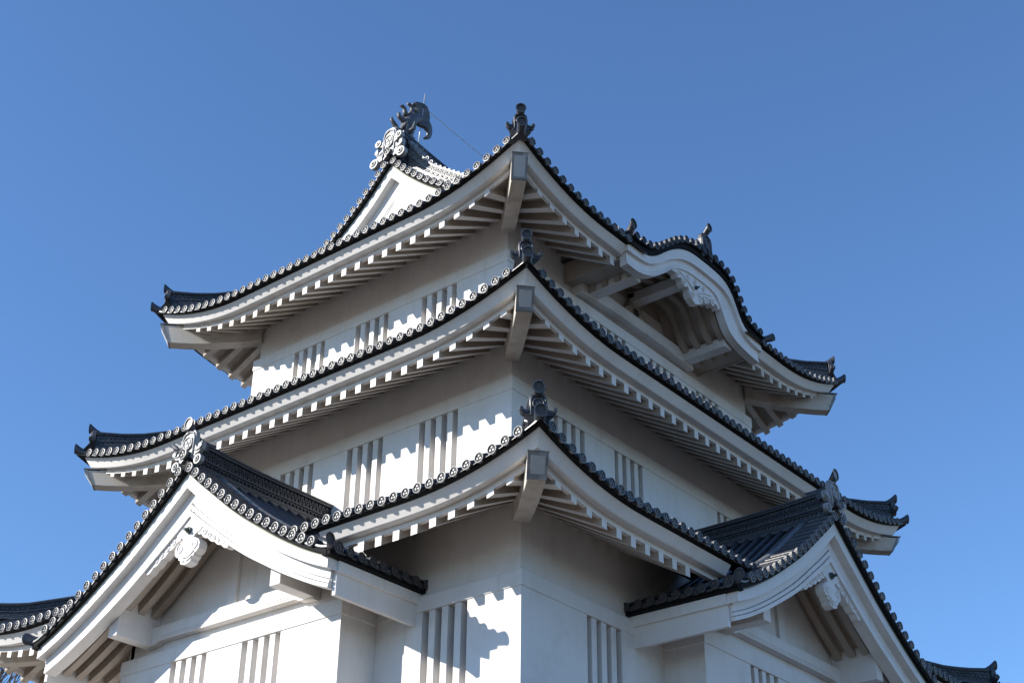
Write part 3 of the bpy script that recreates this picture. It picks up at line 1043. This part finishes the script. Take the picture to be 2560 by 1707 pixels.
kstrip(kb, lambda s: up(s), lambda s: mix(s, .62), KQ - .12, KQ - .16, -4.02, 3.68)
kstrip(kb, lambda s: mix(s, .68), lambda s: mix(s, .83), KQ - .10, KQ - .16, -4.02, 3.68)
kstrip(kb, lambda s: mix(s, .88), lambda s: kl(s), KQ - .08, KQ - .16, -4.02, 3.68)
kb.build("inner_bargeboard", [PL], karah)
kb = MB()
kstrip(kb, lambda s: kt(s) + .23, lambda s: kt(s) + .02, KQ + .05, KQ - .3, -4.15, 3.82)
kstrip(kb, lambda s: kt(s) + .26, lambda s: kt(s) + .20, KQ + .13, KQ - .3, -4.15, 3.82)
kb.build("tile_batten", [BK], karah)
kb = MB()
kstrip(kb, lambda s: kt(s) + .32, lambda s: kt(s) + .25, KQ + .10, -3.6, -4.15, 3.82)
kb.build("tile_skin", [TI], karah)
kb = MB()
pts = []
s = -4.05; acc = .15
while s < 3.8:
    s2 = s + .01
    acc += math.hypot(.01, kt(s2) - kt(s)); s = s2
    if acc >= TP:
        acc -= TP; pts.append(s)
prev = None
for s in pts:
    z = kt(s) + .32
    tile_end(kb, KX, s, KQ + .20, z, back=1.6, bs=.03)
    if prev: tile_lip(kb, KX, prev[0], prev[1] - .02, s, z - .02, KQ + .15, sag=.03, bs=.03)
    prev = (s, z)
kb.build("verge_tiles", [TI, OD, TC], karah)
kb = MB()
kstrip(kb, lambda s: kl(s) + .38, lambda s: kl(s) + .30, KQ - .2, -.12, -3.95, 3.6)
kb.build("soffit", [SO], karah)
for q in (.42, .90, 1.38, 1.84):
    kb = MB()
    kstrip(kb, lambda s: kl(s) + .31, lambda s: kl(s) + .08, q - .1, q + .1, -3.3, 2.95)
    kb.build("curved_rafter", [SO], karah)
kb = MB(KX)
kb.box((-3.9, -.3, 24.9), (3.5, -.14, 26.3))
kb.build("gable_wall", [SO], karah)  # painted-in shade tone deepens the hollow of the arch
kb = MB(KX)
kb.extrude([(-3.62, 23.97), (-3.2, 24.03), (-2.3, 24.05), (-2.1, 24.10), (1.2, 24.10), (1.4, 24.05), (2.3, 24.03), (2.72, 23.97), (2.72, 24.50), (-3.62, 24.50)], -.11, .30)
for zz in (24.15, 24.22):
    kb.box((-2.1, .30, zz), (1.3, .315, zz + .022))
kb.build("tie_beam", [PL], karah, bevel=.01)
for a, b in ((-3.22, -2.80), (2.10, 2.52)):
    kb = MB(KX); kb.box((a, -.11, 24.08), (b, 1.92, 24.44)); kb.build("purlin", [PL], karah, bevel=.01)
kb = MB(KX); kb.box((-.62, -.11, 25.12), (-.22, 2.1, 25.48)); kb.build("purlin", [PL], karah, bevel=.01)
for a, b in ((-4.02, -3.94), (3.58, 3.66)):
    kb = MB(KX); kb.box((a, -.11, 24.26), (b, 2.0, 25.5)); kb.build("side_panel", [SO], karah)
# frog-leg strut
kb = MB(KX)
hp = [(0, 25.35), (.18, 25.35), (.28, 25.2), (.34, 25.0), (.5, 24.86), (.62, 24.74), (.80, 24.68), (1.0, 24.66), (1.15, 24.60), (1.3, 24.62), (1.35, 24.52), (0, 24.52)]
poly = [(-.42 + a, b) for a, b in hp] + [(-.42 - a, b) for a, b in reversed(hp[:-1])][:-1]
kb.extrude(poly, -.05, .12)
for sg in (-1, 1):
    kb.tube([(-.42 + sg * .2, .13, 25.1), (-.42 + sg * .42, .13, 24.85), (-.42 + sg * .7, .13, 24.66), (-.42 + sg * 1.1, .13, 24.58)], .02, 5, 0)
ring_flat(kb, -.42, 24.80, .22, .045, .11, .15, 16)
kb.box((-.62, -.05, 25.3), (-.22, .2, 25.5))
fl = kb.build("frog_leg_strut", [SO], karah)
kb = MB(KX)
kb.extrude([(-.42 + .17 * cos(2 * pi * i / 14), 24.80 + .17 * sin(2 * pi * i / 14)) for i in range(14)], .10, .128)
kb.build("strut_opening", [DK], karah)
# carved pendant under the arch
kb = MB(KX)
top_ = [(-1.62, 25.20), (-1.1, 25.44), (-.6, 25.56), (0, 25.60), (.6, 25.57), (1.05, 25.46), (1.42, 25.16)]
low_ = [(1.40, 25.04), (1.30, 24.98), (1.24, 25.08), (1.12, 25.12), (1.06, 25.02), (.98, 24.94), (.88, 24.98), (.84, 25.10), (.74, 25.12), (.70, 24.98), (.62, 24.84), (.50, 24.82), (.44, 24.92), (.40, 25.02), (.32, 24.96), (.34, 24.82),
        (.28, 24.70), (.16, 24.62), (.04, 24.56), (-.12, 24.50), (-.28, 24.56), (-.40, 24.62), (-.48, 24.74), (-.46, 24.88), (-.54, 24.98), (-.62, 24.90), (-.72, 24.86), (-.82, 24.92), (-.86, 25.04), (-.94, 25.12),
        (-1.02, 25.04), (-1.12, 25.02), (-1.18, 25.12), (-1.28, 25.16), (-1.38, 25.12), (-1.48, 25.18)]
kb.extrude(top_ + low_, KQ - .38, KQ - .14)
for cx, cz, r, sg in ((-.72, 25.04, .13, 1), (.60, 24.98, .13, -1), (-.30, 24.74, .15, 1), (.16, 24.80, .15, -1), (.98, 25.10, .10, -1), (-1.08, 25.16, .09, 1), (-.1, 25.32, .13, 1), (-.5, 25.28, .11, -1), (.42, 25.30, .11, 1)):
    kb.tube([(a, KQ - .13, b) for a, b in spiral(cx, cz, r, 1.35, .4, sg, 18)], .026, 5, 0)
for sg in (-1, 1):
    kb.tube([(-.08 + sg * .12, KQ - .12, 24.95), (-.08 + sg * .35, KQ - .12, 25.1), (-.08 + sg * .62, KQ - .12, 25.2), (-.08 + sg * .95, KQ - .12, 25.28)], .022, 5, 0)
kb.build("gable_pendant", [PL], karah)
kb = MB(KX)
kb.extrude([(-.08 + .07 * cos(i * pi / 3), 25.12 + .07 * sin(i * pi / 3)) for i in range(6)], KQ - .14, KQ - .07)
kb.tube([(-.08, KQ - .07, 25.12), (-.08, KQ + .02, 25.11)], [.03, .03], 6, 0)
kb.build("pendant_boss", [GR], karah)
# ridge and ornaments of the undulating gable
kb = MB()
KC = .38
ridge_into(kb, lambda l, u, z: KX(u + KC, l, z), KQ - .1, -2.6, lambda l: 26.50, lambda l: 27.12 + .02 * l, hw=.16, nseg=8, cell=.22)
kb.build("ridge", [OD], karah)
kb = MB()
oni_into(kb, lambda u, n, z: KX(u + KC, KQ + .06 + n, 26.36 + z), 1.0)
kb.build("ridge_end_tile", [OD, OD], karah, bevel=.01)
kb = MB()
horn_into(kb, lambda u, n, z: KX(u + KC, KQ + n, z), [(0, -.7, 27.2), (0, -.3, 27.2), (0, .0, 27.3), (0, .26, 27.56)], .08, .15)
kb.build("horn_tile", [OD, TC], karah)
for sg in (-1, 1):
    kb = MB(KX); kb.tube([(KC + sg * .12, KQ - .15, 26.9), (KC + sg * .34, KQ - .15, 26.9)], .1, 12, 0); kb.build("side_roll", [OD], karah)
kb = MB(); horn_into(kb, KX, [(-4.0, KQ - .5, 25.1), (-4.08, KQ - .1, 24.98), (-4.15, KQ + .15, 25.04), (-4.2, KQ + .3, 25.2)], .12, .165); kb.build("horn_tile", [OD, TC], karah)
kb = MB(); horn_into(kb, KX, [(3.7, KQ - .5, 25.1), (3.8, KQ - .1, 24.95), (3.95, KQ + .15, 24.97), (4.08, KQ + .3, 25.05)], .11, .13)
kb.build("horn_tile", [OD, TC], karah)

# ------------------------------------------------------------------ top-level ornaments and fittings
sh = thing("fish_ornament", (0, -5.85, 31.2), "weathered grey dolphin-fish roof ornament arching its forked tail above the top ridge", "roof ornament")
b = MB()
path = [(0, -6.25, 31.30), (0, -5.98, 31.42), (0, -5.86, 31.75), (0, -5.83, 32.08), (0, -5.60, 32.40), (0, -5.32, 32.58), (0, -5.15, 32.70)]
b.tube(path, [.20, .27, .27, .25, .24, .19, .12], 12, 0, ell=1.0)
body = b.build("body", [FI], sh)
b = MB()
b.tube([(0, -6.0, 31.25), (0, -6.3, 31.3), (0, -6.52, 31.38)], [.26, .24, .13], 10, 0)
for sg in (-1, 1):
    b.tube([(sg * .16, -6.2, 31.5), (sg * .3, -6.25, 31.66), (sg * .32, -6.15, 31.78)], [.07, .05, .03], 6, 0)
    b.tube([(sg * .18, -6.02, 31.4), (sg * .36, -5.9, 31.62), (sg * .46, -5.95, 31.84)], [.10, .08, .04], 6, 0)
b.build("head", [FI], sh)
# dorsal fins
for pth, rr in (([(0, -6.33, 31.40), (0, -6.44, 31.56), (0, -6.58, 31.66), (0, -6.66, 31.72), (0, -6.62, 31.80)], (.10, .09, .075, .06, .04)),
                ([(0, -5.95, 31.95), (0, -6.12, 32.04), (0, -6.28, 32.06), (0, -6.33, 32.16), (0, -6.26, 32.22)], (.12, .10, .09, .07, .04)),
                ([(0, -5.95, 32.28), (0, -6.03, 32.46), (0, -6.06, 32.58), (0, -6.17, 32.62), (0, -6.26, 32.53)], (.12, .09, .075, .06, .04)),
                ([(0, -5.78, 32.42), (0, -5.66, 32.64), (0, -5.68, 32.82), (0, -5.80, 32.92), (0, -5.93, 32.87)], (.13, .11, .08, .07, .04)),
                ([(0, -5.35, 32.62), (0, -5.46, 32.84), (0, -5.60, 32.80)], (.12, .09, .05))):
    b = MB(); b.tube(pth, rr, 8, 0, ell=1.0); b.build("fin", [FI], sh)
b = MB(lambda u, n, z: (n + .10 * sin(6 * u), u, z))
l1 = [(-5.38, 32.62), (-5.44, 32.86), (-5.30, 33.00), (-5.40, 33.14), (-5.57, 33.17), (-5.40, 33.37), (-5.16, 33.38), (-5.0, 33.31), (-4.85, 33.13), (-4.79, 32.91), (-4.82, 32.74), (-4.96, 32.62), (-5.2, 32.45)]
l2 = [(-5.2, 32.66), (-4.96, 32.62), (-4.78, 32.52), (-4.70, 32.32), (-4.74, 32.10), (-4.86, 31.90), (-5.02, 31.79), (-5.16, 31.78), (-5.00, 31.98), (-5.0, 32.12), (-5.12, 32.22), (-5.3, 32.25), (-5.42, 32.3)]
b.extrude(l1, -.13, .02); b.extrude(l2, -.02, .13)
b.build("tail", [FI], sh, bevel=.03)
b = MB()
for i, (y, z) in enumerate(((-5.52, 31.72), (-5.44, 31.64), (-5.50, 31.52), (-5.36, 31.56), (-5.38, 31.44))):
    b.tube([(0, -5.75, 31.5), (.03 * (i % 3 - 1), y, z)], [.09, .02], 5, 0)
b.build("whiskers", [FI], sh)

rod = thing("lightning_rod", (0.03, -5.27, 31.1), "thin steel lightning rod leaning behind the fish ornament on the top ridge", "lightning rod")
b = MB(); b.tube([(.03, -5.33, 31.1), (.03, -5.08, 33.84)], .022, 8, 0); b.build("pole", [ST], rod)
b = MB(); b.tube([(.03, -5.14, 33.16), (.03, -5.12, 33.30)], .05, 8, 0); b.build("clamp", [GR], rod)
b = MB(); b.tube([(.03, 5.33, 31.1), (.03, 5.1, 33.84)], .022, 8, 0); b.build("pole", [ST], rod)
b = MB()
pp = []
for i in range(17):
    t = i / 16
    pp.append((.03, -5.09 + t * 10.2, 33.22 - .25 * sin(pi * t)))
b.tube(pp, .016, 5, 0)
tag(b.build("lightning_wire", [ST]), "pale thin wire stretched from the lightning rod along above the top ridge", "wire")

# pigeon beside the left bay's ridge ornament
pg = thing("pigeon", (-.45 + XC, -13.28, 16.62), "small dark pigeon perched on the left gable's ridge end ornament", "pigeon")
b = MB(lambda x, y, z: (x - .50, y - 13.32, z + 16.66))
b.tube([(-.15, 0, .16), (-.11, 0, .20), (-.06, 0, .14), (.02, 0, .07), (.12, 0, .0), (.22, 0, -.06)], [.028, .045, .055, .075, .055, .015], 10, 0)
b.tube([(-.15, 0, .19), (-.19, 0, .18)], [.012, .004], 6, 0)
b.tube([(.18, 0, -.04), (.30, 0, -.12)], [.03, .022], 6, 0, ell=.4)
for sg in (-1, 1):
    b.tube([(0, sg * .025, .0), (-.01, sg * .025, -.09)], .008, 5, 0)
b.build("body", [PIG], pg)

# ------------------------------------------------------------------ bare tree beyond the left corner
tr = thing("bare_tree", (-38.0, 6.0, GZ), "leafless tree whose fine twigs show against the sky at the lower left", "tree")
TX, TY = -27.6, -4.2
tr.location = (TX, TY, GZ); PW[tr.name] = Vector(tr.location)
rnd = random.Random(5)
tb_, bb_ = MB(), MB()
def grow(mb, p, d, ln, r, depth):
    pts = [p]; rr = [r]
    q = p.copy(); dd = d.copy()
    n = 4
    for i in range(n):
        dd = (dd + Vector((rnd.uniform(-.13, .13), rnd.uniform(-.13, .13), rnd.uniform(-.02, .12)))).normalized()
        q = q + dd * ln / n
        pts.append(q.copy()); rr.append(max(.019, r * (1 - .45 * (i + 1) / n)))
    mb.tube(pts, rr, 7 if depth > 3 else 4, 0, True)
    if depth == 0: return
    nb = 4 if depth > 2 else 5
    for i in range(nb):
        k = rnd.choice((2, 3, 4)) if i else 4
        a = rnd.uniform(0, 2 * pi); tilt = rnd.uniform(.35, .75)
        x = dd.orthogonal().normalized(); y = dd.cross(x)
        nd = (dd * cos(tilt) + (x * cos(a) + y * sin(a)) * sin(tilt) + Vector((0, 0, .32))).normalized()
        grow(bb_, pts[k], nd, ln * rnd.uniform(.56, .72), rr[k] * rnd.uniform(.55, .7), depth - 1)
grow(tb_, Vector((TX, TY, GZ)), Vector((.04, .03, 1)), 8.4, .34, 6)
tb_.build("trunk", [BARK], tr)
bb_.build("branches", [BARK], tr)
bpy.context.view_layer.update()
